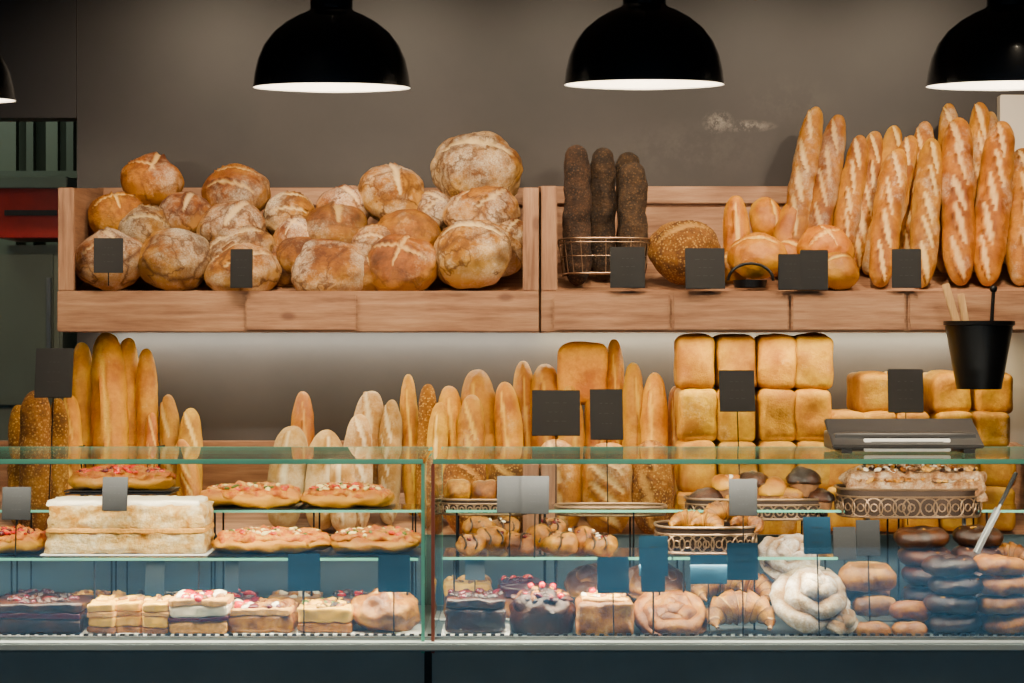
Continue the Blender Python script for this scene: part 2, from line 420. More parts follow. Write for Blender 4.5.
# ---------------------------------------------------------------- round loaves, upper left crate
def boule(px,py,D,rw,rh,mat='boule',style=None,tilt=None,name='round_loaf'):
    b=MB(); s=F/D; W=2*rw/s; H=2*rh/s*1.02
    st=style if style is not None else random.randint(0,5)
    cuts={0:[(0,0,0.3,W*.40,W*.04),(0,0,1.87,W*.34,W*.035)],1:[(0,0,random.uniform(-.6,.6),W*.42,W*.06)],
          2:[(-.02,W*.15,0.4,W*.38,W*.04),(.02,-W*.15,0.4,W*.36,W*.035)],
          3:[(0,W*.12,-0.9,W*.4,W*.05),(0,-W*.2,0.3,W*.3,W*.03)],4:[(W*.1,0,1.2,W*.4,W*.07)],5:[]}[st]
    tl=tilt if tilt is not None else random.uniform(0.5,0.95)
    T=Matrix.Translation(PT(px,py,D))@Euler((tl*0.8,random.uniform(-.25,.25),0)).to_matrix().to_4x4()@Matrix.Rotation(random.uniform(-.9,.9),4,'Z')
    b.bread(W,W*0.97,min(H*1.05,W*0.85),mat,T,nu=64,nv=72,flat=0.8,seed=seedn(),amp=W*.06,freq=11,cuts=cuts,ridge=W*.04)
    return b.build(name,angle=80)
L=[ # px,py,D,rw,rh
 (151,182,6.38,32,28),(237,194,6.38,34,25),(391,194,6.36,36,27),(477,171,6.38,44,38),
 (118,217,6.30,29,22),(185,216,6.31,28,21),(232,228,6.26,33,24),(290,217,6.35,28,20),(345,207,6.36,28,20),(333,230,6.26,34,24),
 (434,213,6.34,26,22),(482,212,6.28,38,24),(296,240,6.24,24,20),(408,236,6.24,34,22),(375,246,6.19,24,20),(505,238,6.24,24,30),
 (110,260,6.14,35,31),(174,260,6.15,37,32),(240,252,6.20,35,22),(243,270,6.13,37,22),(330,269,6.13,40,22),(300,256,6.18,26,18),
 (402,266,6.13,38,24),(372,273,6.16,26,18),(472,255,6.15,40,35),(498,253,6.2,26,33),
 (130,243,6.42,32,25),(205,243,6.44,32,25),(270,243,6.44,32,25),(345,246,6.44,32,25),(420,243,6.44,32,25),(480,238,6.46,36,28),(145,233,6.26,30,24),(285,266,6.22,26,22)]
for i,(a,c_,d,e,f) in enumerate(L):
    boule(a,c_,d,e,f,'boule' if i not in (0,1,4,9,13,22) else 'boule2',style=(3 if i in (0,) else (1 if i==3 else None)))

# ---------------------------------------------------------------- standing loaves
def stand(tx,ty,bx,wpx,name,mat,Dt=6.4,Db=6.15,z0=None,p=3.2,cuts='diag',ncut=4,roll=None,by=None,fl=0.8,amp=0.005,thick=1.0,nu=70):
    top=PT(tx,ty,Dt); W=wpx/F*((Dt+Db)/2)
    if by is not None: bot=PT(bx,by,Db)
    else: bot=Vector((X(bx,Db),Db-5,floorz(Db,z0)+W*0.1))
    T,Lg=frame(bot,top,roll if roll is not None else random.uniform(-.45,.45))
    cs=[]
    if cuts=='diag':
        for i in range(ncut):
            cs.append(((i+0.5+random.uniform(-.1,.1))/ncut*Lg*0.9-Lg*0.45,random.uniform(-.1,.1)*W,random.uniform(.2,.36),Lg/ncut*random.uniform(.54,.68),W*random.uniform(.09,.14)))
    elif cuts=='long': cs=[(0,random.uniform(-.1,.1)*W,0.05,Lg*.42,W*.09)]
    elif cuts=='wide': 
        for i in range(ncut): cs.append(((i+0.5)/ncut*Lg*0.8-Lg*0.4,0,.9,W*.5,W*.08))
    b=MB(); b.bread(Lg,W,W*thick,mat,T,nu=nu,nv=36,p=p,q=2.3,flat=fl,seed=seedn(),amp=amp,freq=16,cuts=cs,ridge=W*.08,bend=random.uniform(-.012,.012))
    return b.build(name,angle=75)
BG=[ # tx,ty,bx,w,Dt,Db,ncut
 (816,107,790,26,6.47,6.3,5),(839,116,812,26,6.46,6.28,5),(861,136,836,25,6.44,6.27,5),(876,132,852,25,6.47,6.33,5),
 (895,126,868,25,6.48,6.32,5),(912,136,876,25,6.43,6.2,5),(898,150,880,29,6.38,6.14,4),(926,122,905,25,6.48,6.3,5),(932,140,922,28,6.38,6.14,5),
 (949,104,944,24,6.5,6.34,5),(958,118,960,33,6.40,6.15,5),(980,102,975,25,6.49,6.32,5),(1003,122,986,34,6.40,6.15,5),(990,112,992,25,6.5,6.3,5),(1022,150,1020,32,6.42,6.17,4)]
for (tx,ty,bx,w,Dt,Db,nc) in BG:
    stand(tx,ty,bx,w,'baguette','baguette',Dt,Db,z0=U0,p=4.0,ncut=nc,nu=140,amp=.007)
for (tx,ty,bx,w,Dt,Db) in [(577,144,577,27,6.2,6.17),(604,147,603,26,6.28,6.25),(627,152,628,25,6.38,6.36),(632,163,633,27,6.2,6.17),(588,180,588,24,6.40,6.38)]:
    stand(tx,ty,bx,w,'rye_stick_loaf','dark',Dt,Db,z0=U0,p=9,cuts=None,amp=0.011,fl=0.95)
def wire_basket(px0,px1,pyt,D,depth,zb,name,mat='blackmetal',nv=9,rings=3):
    x0,x1=X(px0,D),X(px1,D); zt_=Z(pyt,D); cx=(x0+x1)/2; w=(x1-x0)/2; cy=D-5+depth/2
    b=MB()
    def ring(z,k,r):
        pts=[]
        for i in range(40):
            a=2*math.pi*i/40; ca,sa=math.cos(a),math.sin(a)
            pts.append((cx+w*k*math.copysign(abs(ca)**0.5,ca),cy+depth/2*k*math.copysign(abs(sa)**0.5,sa),z))
        b.tube(pts,r,mat,n=6,closed=True); return pts
    top=ring(zt_,1.0,0.0035); bot=ring(zb,0.9,0.003)
    for i in range(1,rings): ring(zb+(zt_-zb)*i/rings,0.9+0.1*i/rings,0.0015)
    for i in range(0,40,2): b.tube([top[i],bot[i]],0.0016,mat,n=5)
    ring(zt_-0.012,1.0,0.002)
    for i in range(1,8):
        yy=cy-depth*.45+depth*.9*i/8; b.tube([(cx-w*.88,yy,zb),(cx+w*.88,yy,zb)],0.0015,mat,n=5)
    return b.build(name)
wire_basket(560,652,238,6.06,0.36,floorz(6.3,U0)+0.01,'wire_basket','bronze',rings=2)
boule(684,251,6.17,36,42,'seed',style=1,name='seeded_round_loaf')
for r in [(735,196,737,27,'roll',6.35,6.3,274),(764,198,768,32,'roll',6.40,6.36,240),(795,204,782,28,'roll',6.38,6.32,255),(815,200,800,26,'roll',6.42,6.38,250)]:
    stand(r[0],r[1],r[2],r[3],'bread_roll',r[4],r[5],r[6],by=r[7],p=2.4,cuts='long',nu=40)
boule(757,257,6.16,29,21,'roll',style=1,tilt=0.6,name='bread_roll')
boule(826,250,6.24,28,24,'roll',style=0,tilt=0.9,name='bread_roll')
boule(838,272,6.13,22,19,'roll',style=1,tilt=0.6,name='bread_roll')
boule(806,274,6.16,20,16,'roll',style=4,tilt=0.6,name='bread_roll')
boule(730,268,6.27,20,22,'roll',style=1,name='bread_roll')
boule(788,260,6.32,24,24,'roll',style=1,name='bread_roll')
b=MB(); c=PT(750,284,6.07)
b.lathe([(0.001,-0.012),(0.05,-0.012),(0.055,0.012),(0.052,0.012),(0.046,-0.008),(0.001,-0.008)],'blackmetal',Matrix.Translation(c))
b.tube([c+Vector((math.cos(a)*0.072,-0.02,math.sin(a)*0.055+0.01)) for a in [math.pi*i/16 for i in range(17)]],0.005,'blackmetal')
b.build('small_metal_basket')

# lower crate
LW=[ # tx,ty,bx,w,mat,Dt,Db,p,cuts,n
 (36,390,36,32,'seed',6.15,6.12,5,None,1),(58,398,58,20,'seed',6.2,6.15,5,None,1),(18,405,18,22,'seed',6.3,6.2,4,None,1),
 (82,342,80,26,'gold',6.42,6.25,4,None,3),(106,333,110,36,'gold',6.40,6.2,4.5,'long',3),(128,338,131,26,'gold',6.44,6.3,4,None,3),(146,349,149,22,'gold',6.40,6.25,4,None,3),
 (70,395,72,22,'gold',6.3,6.15,4,'diag',3),
 (152,412,153,15,'roll',6.3,6.2,3,'diag',3),(168,395,171,22,'pan',6.36,6.22,3,'diag',3),(191,408,188,26,'pan',6.3,6.15,3,'diag',3),(181,440,200,20,'roll',6.2,6.14,3,'diag',3),
 (303,392,303,24,'roll',6.42,6.32,3,'long',3),(294,427,282,38,'floury',6.3,6.15,3,'long',3),(327,431,320,38,'floury',6.28,6.15,3,'long',3),(345,450,345,30,'floury',6.2,6.12,3,'long',3),
 (372,391,362,34,'floury',6.4,6.3,3,'diag',3),(392,400,388,24,'floury',6.36,6.22,3,'diag',3),(360,415,358,30,'floury',6.25,6.15,3,'diag',3),
 (408,374,413,18,'gold',6.42,6.3,4,'long',2),(428,384,424,20,'seed',6.36,6.25,4,None,2),(449,387,450,28,'gold',6.38,6.25,3.4,'long',3),(440,402,436,22,'pan',6.28,6.2,3,'long',3),
 (477,370,488,38,'gold',6.42,6.28,3.4,'long',3),(472,395,470,30,'gold',6.32,6.2,3.4,'diag',3),(505,382,518,28,'gold',6.34,6.25,3.4,'long',3),(523,361,525,24,'gold',6.44,6.34,3.4,'long',3),(545,364,545,34,'gold',6.42,6.34,3.4,'long',3),
 (614,340,614,21,'gold',6.44,6.34,4,'long',3),(633,363,633,24,'gold',6.38,6.3,3.6,'long',3),(655,373,651,27,'gold',6.34,6.25,3.2,'long',3),(676,386,677,22,'roll',6.38,6.28,3.2,'long',3),(596,380,596,26,'gold',6.38,6.28,3.2,'long',3),(570,386,570,26,'gold',6.33,6.25,3.2,'long',3),
 (465,448,467,44,'seed',6.14,6.10,3,'wide',3),(508,452,510,40,'seed',6.16,6.10,3,'wide',3),
 (556,440,560,46,'baguette',6.16,6.10,3,'diag',4),(608,442,608,50,'baguette',6.14,6.10,3,'wide',4),(652,440,653,42,'seed',6.16,6.10,3,'diag',3)]
for (tx,ty,bx,w,m,Dt,Db,p,cu,nc) in LW:
    stand(tx,ty,bx,w,'long_loaf',m,Dt,Db,z0=W0,p=p,cuts=cu,ncut=nc,nu=70)
def panloaf(px,py,D,wpx,hpx,dep,mat='pan',name='pan_loaf'):
    s=F/D; b=MB(); w,h=wpx/s,hpx/s
    b.lump(PT(px,py,D)+Vector((0,dep/2,0)),(w,dep,h),w*random.uniform(.15,.22),mat,0.008,seedn(),n=15,freq=16,top=h*0.06,rot=(0,random.uniform(-.03,.03),random.uniform(-.06,.06)))
    return b.build(name,angle=80)
panloaf(583,375,6.34,50,58,0.12,'gold')
for x in (698,737,778,816):
    panloaf(x,363,6.2,38.5,53,0.28); panloaf(x,416,6.18,38.5,52,0.28)
    panloaf(x,468,6.16,38.5,51,0.28); panloaf(x,517,6.13,38.5,46,0.28)
for x in (876,908,952,996): panloaf(x,394,6.2,33 if x<940 else 38,40,0.24,'pan')
for x in (848,880,915,957,995): panloaf(x,430,6.16,35,34,0.26,'pan')
for x in (848,886,924,962,1000): panloaf(x,468,6.15,37,40,0.28,'pan'); panloaf(x,510,6.13,37,44,0.28,'pan')
wire_basket(74,157,448,6.14,0.3,W0+0.08,'wire_basket')

# ---------------------------------------------------------------- price tags
def tag(px0,px1,py0,py1,D,mat='slate',stick=0.05,lean=-0.15,rz=0.0):
    w=(px1-px0)/F*D; h=(py1-py0)/F*D; c=PT((px0+px1)/2,(py0+py1)/2,D)
    T=Matrix.Translation(c)@Euler((lean,0,rz)).to_matrix().to_4x4(); b=MB()
    b.box((0,0,0),(w,0.004,h),mat,T,bev=0.0012)
    for i in range(3):
        ww=w*random.uniform(.3,.6); zz=h*(0.22-0.2*i)
        for k in range(3): b.box((-ww/2+ww*(k+.5)/3,-0.0026,zz),(ww/3*random.uniform(.3,.7),0.0006,h*0.012),'chalk',T)
    if stick>0:
        b.tube([(0,0.004,-h*.3),(0,0.006,-h*.5-stick)],0.002,'blackmetal',n=6,T=T)
        b.box((0,0.004,-h*.42),(w*.25,0.006,h*.12),'blackmetal',T)
    return b.build('price_tag')
for a in [(94,123,238,273),(230,253,249,288),(610,645,247,288),(685,725,248,289),(778,803,254,290),(800,828,250,290),(892,921,249,288)]:
    tag(a[0],a[1],a[2],a[3],5.965,stick=0.0 if a[0]!=94 else .04,lean=random.uniform(-.12,.0),rz=random.uniform(-.15,.15))
for a in [(35,73,348,398),(719,755,370,412),(888,923,369,413),(532,580,390,436),(590,623,389,440)]:
    tag(*a,5.95,stick=0.35,rz=random.uniform(-.1,.1))

# ---------------------------------------------------------------- pendant lamps
def lamp(px,pyb,wpx,D,name='pendant_lamp'):
    s=F/D; R=wpx/s/2; z=Z(pyb,D); e=bpy.data.objects.new(name,None); bpy.context.scene.collection.objects.link(e); e.location=(X(px,D),D-5,z)
    k=R; tilt=Matrix.Rotation(math.radians(4.0),4,'X')
    prof=[(k,0),(k*1.0,0.02*k),(k*.985,.16*k),(k*.94,.36*k),(k*.86,.54*k),(k*.74,.7*k),(k*.58,.83*k),(k*.42,.92*k),(k*.30,.97*k),(k*.27,1.0*k),(k*.27,1.2*k),(k*.22,1.28*k),(k*.08,1.34*k),(0.001,1.36*k)]
    b=MB(); b.lathe(prof,'blackenamel',tilt,n=72); o=b.build('shade',origin=(0,0,0),angle=40,parent=e)
    b=MB(); b.lathe([(k*1.005,0.0),(k*.985,0.004),(k*.97,.16*k),(k*.925,.36*k),(k*.845,.53*k),(k*.72,.69*k),(k*.56,.81*k),(k*.3,.94*k),(0.001,.95*k)],'white',tilt,n=72); b.build('shade_lining',origin=(0,0,0),parent=e)
    b=MB(); b.ball((0,0,.42*k),.055,'bulb',n=14,sq=1.15); b.lathe([(0.02,.66*k),(0.02,.95*k)],'blackmetal'); b.build('bulb',origin=(0,0,0),parent=e)
    b=MB(); b.tube([(0,-.05*k,1.3*k),(0,-.05*k,3.3-z)],0.004,'cord'); b.build('cord',origin=(0,0,0),parent=e)
    l=bpy.data.lights.new('lamp_light','POINT'); l.energy=16; l.color=(1,.80,.55); l.shadow_soft_size=0.06
    lo=bpy.data.objects.new('lamp_light',l); bpy.context.scene.collection.objects.link(lo); lo.parent=e; lo.location=(0,0,.14*k)
LD=5.35
lamp(332,88,156,LD); lamp(644,85,159,LD); lamp(1007,86,158,LD); lamp(-65,100,156,LD)

def spot(x,y,z,tx,ty,tz,en,col,size=80,name='ceiling_spotlight',rad=0.035,blend=.9):
    e=bpy.data.objects.new(name,None); bpy.context.scene.collection.objects.link(e); e.location=(x,y,z)
    d=Vector((tx-x,ty-y,tz-z)); q=d.to_track_quat('-Z','Y').to_matrix().to_4x4()
    b=MB(); b.lathe([(0.001,.12),(.045,.12),(.05,.1),(.055,0.02),(.05,0.02),(.045,.09)],'blackmetal',q); b.tube([(0,0,0.08),(0,0,3.3-z)],.008,'blackmetal'); b.build('spotlight_can',origin=(0,0,0),parent=e)
    l=bpy.data.lights.new('spot_light','SPOT'); l.energy=en; l.color=col; l.spot_size=math.radians(size); l.spot_blend=blend; l.shadow_soft_size=rad
    lo=bpy.data.objects.new('spot_light',l); bpy.context.scene.collection.objects.link(lo); lo.parent=e; lo.rotation_mode='QUATERNION'; lo.rotation_quaternion=d.to_track_quat('-Z','Y'); lo.location=d.normalized()*0.01
for x,en in ((-1.15,100),(-0.45,100),(0.25,85),(0.95,88),(1.55,105)):
    spot(x,0.35,3.15,x,1.25,2.0,en,(1,.80,.56),96,blend=1)
for x in (-1.4,-0.7,0.0,0.7,1.4):
    spot(x,-0.6,3.15,x,0.30,1.0,150,(1,.83,.60),48)

def area(name,loc,rot,sx,sy,en,col,spread=None):
    l=bpy.data.lights.new(name,'AREA'); l.shape='RECTANGLE'; l.size=sx; l.size_y=sy; l.energy=en; l.color=col
    if spread: l.spread=math.radians(spread)
    o=bpy.data.objects.new(name,l); bpy.context.scene.collection.objects.link(o); o.location=loc; o.rotation_euler=rot; return o
area('led_strip_light',(-0.65,1.12,ZL0-0.012),(0,0,0),1.4,0.03,9,(1,.77,.40))
area('led_strip_light',(0.85,1.12,ZL0-0.012),(0,0,0),1.5,0.03,10,(1,.77,.40))
area('led_strip_light',(-0.65,1.50,ZL0-0.012),(math.radians(25),0,0),1.5,0.02,9,(1,.92,.72))
area('led_strip_light',(0.85,1.50,ZL0-0.012),(math.radians(25),0,0),1.5,0.02,14,(1,.87,.58))
zt_=Z(461.5,5)-.016
area('case_fill_light',(-0.95,0.03,zt_),(math.radians(35),0,0),1.4,0.02,10,(1,.88,.70))  # all case lights are added fill to brighten the pastries, no visible fixture
area('case_fill_light',(0.75,0.03,zt_),(math.radians(35),0,0),1.8,0.02,20,(1,.88,.70))
area('case_fill_light',(-0.95,0.08,Z(557,5.14)-.014),(math.radians(-5),0,0),1.4,0.02,11,(1,.86,.60))
area('case_fill_light',(0.10,0.08,Z(557,5.14)-.014),(math.radians(-5),0,0),0.6,0.02,6,(1,.86,.60))
area('case_fill_light',(0.64,0.08,Z(557,5.14)-.014),(math.radians(-5),0,0),0.4,0.02,3,(1,.86,.60))
area('backroom_fill_light',(-2.4,2.0,3.1),(0,0,0),0.6,0.6,14,(.9,1,.78))  # added greenish fill to lift the dark back room
area('daylight',(0,-7.75,3.2),(0,0,0),11,4.2,360,(.20,.56,.84),spread=80)
w=bpy.data.worlds.new('world'); bpy.context.scene.world=w; w.use_nodes=True
w.node_tree.nodes['Background'].inputs[0].default_value=(.8,.8,.85,1); w.node_tree.nodes['Background'].inputs[1].default_value=0.06

# ---------------------------------------------------------------- glass display case
ZG=Z(461.5,5); ZD=0.865
xl,xm0,xm1,xr=-1.75,X(423,5),X(433,5),1.85
b=MB()
b.box((0.05,0.36,0.42),(3.6,0.70,0.83),'teal',bev=0.004)
b.box((0.05,0.33,0.85),(3.6,0.72,0.022),'teal',bev=0.004)
b.box((0.05,0.36,0.8625),(3.58,0.60,0.003),'deck')
b.box((0.05,0.02,0.865),(3.6,0.012,0.012),'steel')
b.box((0.05,-0.008,0.72),(3.6,0.02,0.012),'steel')
for i in range(150): b.box((xl+0.02+i*0.024,0.045,0.868),(0.012,0.012,0.012),'blackmetal')
base=b.build('display_counter')
for (a,c_,m) in ((xl,xm0,'edge'),(xm1,xr,'edge')):
    cx=(a+c_)/2; w_=c_-a
    b=MB()
    b.box((cx,0.004,(ZG+ZD)/2),(w_-0.012,0.006,ZG-ZD-0.012),'glass')
    b.box((cx,0.3,ZG),(w_-0.012,0.60,0.010),'glass')
    b.box((cx,-0.003,ZG),(w_,0.006,0.013),'edge',bev=0.001)
    b.box((cx,0.602,ZG),(w_,0.005,0.011),'edge')
    b.build('display_case_glass')
b=MB()
for x,m in ((xm0,'edge'),(xm1,'edgebrown')):
    b.box((x,0.3,(ZG+ZD)/2),(0.005,0.59,ZG-ZD-0.02),'glass')
    b.box((x,0.0,(ZG+ZD)/2-0.02),(0.009,0.010,ZG-ZD+0.03),m,bev=0.001)
    b.box((x,0.598,(ZG+ZD)/2),(0.006,0.005,ZG-ZD-0.02),'edge')
b.box(((xm0+xm1)/2,0.01,0.60),(0.02,0.01,0.5),'slate')
b.build('display_case_divider')
b=MB()
b.box((0.05,0.66,0.97),(3.6,0.012,0.21),'caseback',bev=0.002)
for x in (xl+.02,xr-.02): b.box((x,0.655,1.1),(0.014,0.02,0.47),'steel')
b.build('display_case_back')
S1,S2=Z(557,5.14),Z(509,5.42)
def gshelf(x0,x1,y0,y1,z,zb):
    b=MB(); cx=(x0+x1)/2
    b.box((cx,(y0+y1)/2,z),(x1-x0,y1-y0,0.006),'shelfglass'); b.box((cx,y0-0.002,z),(x1-x0,0.004,0.007),'edge')
    n=max(2,int((x1-x0)/0.26))
    for i in range(n+1):
        x=x0+0.03+(x1-x0-0.06)*i/n
        for y in (y0+0.02,y1-0.02): b.tube([(x,y,zb),(x,y,z-0.003)],0.003,'blackmetal',n=6)
    b.build('glass_shelf')
gshelf(xl+.02,xm0-.02,0.14,0.40,S1-0.006,0.862)
gshelf(xl+.02,xm0-.02,0.42,0.62,S2-0.006,0.862)
gshelf(xm1+.02,X(670,5.2),0.16,0.40,S1-0.006,0.862)
gshelf(xm1+.02,X(1090,5.4),0.42,0.62,S2-0.006,0.862)
gshelf(X(672,5.2),X(835,5.2),0.16,0.40,S1-0.006,0.862)

def scatter(b,T,rx,ry,z,n,mats,r0,r1,dome=0.0,sq=0.6):
    for i in range(n):
        a=random.uniform(0,6.283); q=math.sqrt(random.uniform(0,.9))
        r=random.uniform(r0,r1); zz=z+dome*(1-q*q)
        TT=T@Matrix.Translation((rx*q*math.cos(a),ry*q*math.sin(a),zz))@Euler((random.uniform(-.5,.5),random.uniform(-.5,.5),random.uniform(0,6))).to_matrix().to_4x4()@Matrix.Diagonal((random.uniform(.8,1.7),random.uniform(.6,1.1),1,1))
        b.ball((0,0,0),r,random.choice(mats),TT,n=6,sq=sq)
def flatbread(px,D,wpx,z,dep,name='pizza_bread',topm='pizza',tops=('tomato','cheese','pizza','cheese','pastry','green','roll')):
    W=wpx/F*D; b=MB(); T=Matrix.Translation((X(px,D),D-5,z+0.026))
    b.bread(W,dep,0.058,'roll',T,nu=40,nv=28,p=3,q=2.4,flat=.8,seed=seedn(),amp=.016,freq=22)
    b.bread(W*.93,dep*.9,0.050,topm,T@Matrix.Translation((0,0,.012)),nu=50,nv=36,p=3,q=2.4,flat=.8,seed=seedn(),amp=.022,freq=38)
    scatter(b,T,W*.44,dep*.42,.026,130,tops,.004,.011,dome=.012)
    b.jit(.004,25); b.box((0,0,-.026),(W*1.02,dep*1.02,.003),'blackmetal',T)
    return b.build(name,angle=70)
flatbread(252,5.5,104,S2,0.17); flatbread(347,5.5,92,S2,0.17,tops=('tomato','tomato','cheese','cheese','pizza','green'))
flatbread(123,5.5,104,S2+0.05,0.15,tops=('red','pizza','berry','tomato')); 
b=MB()
for dx in (-.12,.12):
    b.tube([(X(123,5.5)+dx,.5,S2),(X(123,5.5)+dx,.5,S2+.044)],.004,'blackmetal')
b.box((X(123,5.5),.5,S2+.042),(.3,.15,.004),'blackmetal'); b.build('riser_stand')
flatbread(272,5.26,116,S1,0.19); flatbread(375,5.26,92,S1,0.19); flatbread(10,5.26,78,S1,0.16,tops=('red','berry','pizza'))
D=5.26; W=157/F*D; b=MB(); T=Matrix.Translation((X(131,D),D-5,S1))
b.lump((0,0,.034),(W*1.0,.18,.060),.008,'creamcake',.010,3,n=26,T=T,freq=44)
b.lump((0,0,.067),(W*1.0,.186,.016),.005,'sponge',.005,2,n=20,T=T,freq=40)
b.lump((W*.01,0,.104),(W*.97,.18,.066),.008,'creamcake',.012,5,n=26,T=T,freq=44)
b.lump((-W*.02,0,.140),(W*.95,.172,.018),.008,'cream',.010,9,n=22,T=T,freq=34)
b.jit(.003,50); b.box((0,0,.002),(W+.02,.2,.004),'paper',T,bev=.001)
b.build('cream_sponge_cake',angle=70)

def rect_cake(px,D,wpx,hpx,dep,layers,name,tops=None,nt=12,r0=.008,r1=.014,plate=True):
    W=wpx/F*D; H=hpx/F*D; b=MB(); T=Matrix.Translation((X(px,D),D-5,ZD))
    z=.006; 
    for i,(m,fr) in enumerate(layers):
        h=H*fr; b.lump((0,0,z+h/2),(W*random.uniform(.95,1.02),dep,h*1.03),min(h*.3,.01),m,.006,seedn(),n=12,T=T,freq=34); z+=h
    if tops: scatter(b,T,W*.45,dep*.44,z,nt,tops,r0,r1,sq=.8)
    b.jit(.005,28)
    if plate: b.box((0,0,.003),(W+.02,dep+.03,.005),'paper',T,bev=.002)
    return b.build(name,angle=70)
rect_cake(42,5.15,94,30,.2,[('choc',.5),('berry',.2),('choc',.3)],'chocolate_slice_tray',['choc','berry','choc'],40)
for i,x in enumerate((106,133,160)):
    rect_cake(x,5.13+.02*(i%2),27,30,.14,[('pastry',.2),('yellow',.35),('sponge',.15),('yellow',.3)],'custard_slice',['yellow','pastry'],8)
rect_cake(202,5.13,60,34,.14,[('sponge',.35),('berry',.12),('cream',.33),('sponge',.2)],'cream_cake_slice',['cream','berry','pastry','red'],54,.008,.017)
rect_cake(264,5.15,62,24,.15,[('pastry',.7),('sponge',.3)],'berry_puff_pastry',['berry','cream','pastry','red','pastry'],56,.008,.017)
rect_cake(327,5.15,54,25,.15,[('pastry',.4),('yellow',.6)],'fruit_tart',['yellow','choc','green','yellow','pastry'],50,.008,.016)
b=MB(); T=Matrix.Translation((X(385,5.16),.16,ZD+.052)); b.bread(.185,.18,.12,'pastry',T,nu=44,nv=44,flat=.85,seed=4,amp=.02,freq=24,cuts=[(0,0,.4,.07,.012),(0,0,2.0,.06,.01)]); b.box((0,0,-.05),(.2,.19,.003),'paper',T); b.build('round_cake',angle=75)
# second row further back on the deck
for x,w_,ly,tp in ((30,60,[('choc',1)],['choc','berry']),(96,54,[('pastry',.6),('yellow',.4)],['yellow','pastry']),(160,52,[('choc',.6),('cream',.4)],['choc']),(228,54,[('pastry',.6),('berry',.4)],['berry','red']),(296,52,[('sponge',.6),('pastry',.4)],['pastry','cream']),(352,40,[('choc',.6),('choc',.4)],['choc','red'])):
    rect_cake(x,5.42,w_,20,.14,ly,'small_cake',tp,24)
for x,w_,ly,tp in ((468,48,[('pastry',.6),('yellow',.4)],['yellow','pastry']),(520,44,[('pastry',.6),('berry',.4)],['berry','red']),(630,40,[('choc',.6),('choc',.4)],['choc','cream'])):
    rect_cake(x,5.42,w_,34,.14,ly,'small_cake',tp,24)
rect_cake(476,5.15,60,34,.17,[('choc',.7),('choc',.3)],'chocolate_loaf_cake',['choc','berry'],30)
b=MB(); T=Matrix.Translation((X(542,5.15),.15,ZD))
b.lathe([(.001,0),(.082,0),(.088,.03),(.084,.06)],'choc',T); b.bread(.17,.17,.12,'choc',T@Matrix.Translation((0,0,.06)),nu=30,nv=30,flat=.6,seed=3,amp=.02,freq=30)
scatter(b,T,.075,.075,.085,90,['choc','choc','choc','berry','pastry'],.008,.016,dome=.03)
for (x,y,z) in ((0,-.02,.128),(.03,0,.122),(-.03,.01,.122),(-.045,-.04,.10),(.05,-.04,.10)): b.ball((x,y,z),.009,'red',T)
b.build('chocolate_cherry_cake',angle=70)
def tart(px,D,wpx,z,mat='pastry',name='fruit_tart',fill='sponge',h=.06):
    W=wpx/F*D; b=MB(); T=Matrix.Translation((X(px,D),D-5,z))
    b.lump((0,0,h/2),(W,W,h),.012,mat,.007,seedn(),n=12,T=T,freq=24)
    b.lump((0,0,h),(W*.8,W*.8,.02),.008,fill,.004,seedn(),n=8,T=T)
    scatter(b,T,W*.4,W*.4,h+.008,40,['pastry','yellow',fill,'roll','cream'],.008,.015)
    b.jit(.006,25)
    b.ball((0,-.01,h+.026),.012,'red',T); b.ball((.03,.02,h+.018),.010,'red',T); b.ball((-.03,.02,h+.018),.010,'red',T)
    return b.build(name,angle=70)
tart(604,5.13,56,ZD,h=.09)
def swirl(px,py,D,rpx,mat,turns=3,name='cinnamon_swirl',tilt=.5,hk=1.0,base=True,jit=.006):
    R=rpx/F*D; r=R/(turns*1.75+.3); c=PT(px,py,D)
    T=Matrix.Translation(c)@Matrix.Rotation(tilt,4,'X')@Matrix.Rotation(random.uniform(0,6),4,'Z'); b=MB()
    N=int(turns*48); pts=[];rr=[]; ph=random.uniform(0,6)
    for i in range(N+1):
        q=i/N; a=q*turns*6.283; rad=(R-r)*(0.06+.94*q)*(1+.04*math.sin(a*2.3+ph))
        pts.append((rad*math.cos(a),rad*math.sin(a),(1-q)*R*.35*hk+.003*math.sin(a*5))); rr.append(r*1.12*(1+.12*math.sin(a*3.3+1+ph))*(1 if q<.96 else max(.25,(1-q)/.04)))
    b.tube(pts,rr,mat,n=18,T=T,flat=1.2,scs=(lambda s: -1.0 if s<.3 else (0 if s>.75 else -(.75-s)/.45)))
    if base: b.lathe([(0.001,-r*1.2),(R*.8,-r*1.2),(R*.9,-r*.4),(R*.75,0),(0.001,R*.2)],mat,T,n=32)
    b.jit(jit,35)
    return b.build(name,angle=80)
swirl(672,617,5.14,41,'pastry',3,tilt=.55,hk=.5)
swirl(812,600,5.14,43,'sugar',2.6,tilt=.65,hk=1.3,name='sugared_spiral_pastry',jit=.007)
swirl(840,620,5.09,20,'sugar',2,tilt=.5,name='sugared_spiral_pastry')
swirl(790,560,5.28,34,'sugar',2.6,tilt=.6,hk=1.1,name='sugared_spiral_pastry',jit=.007)
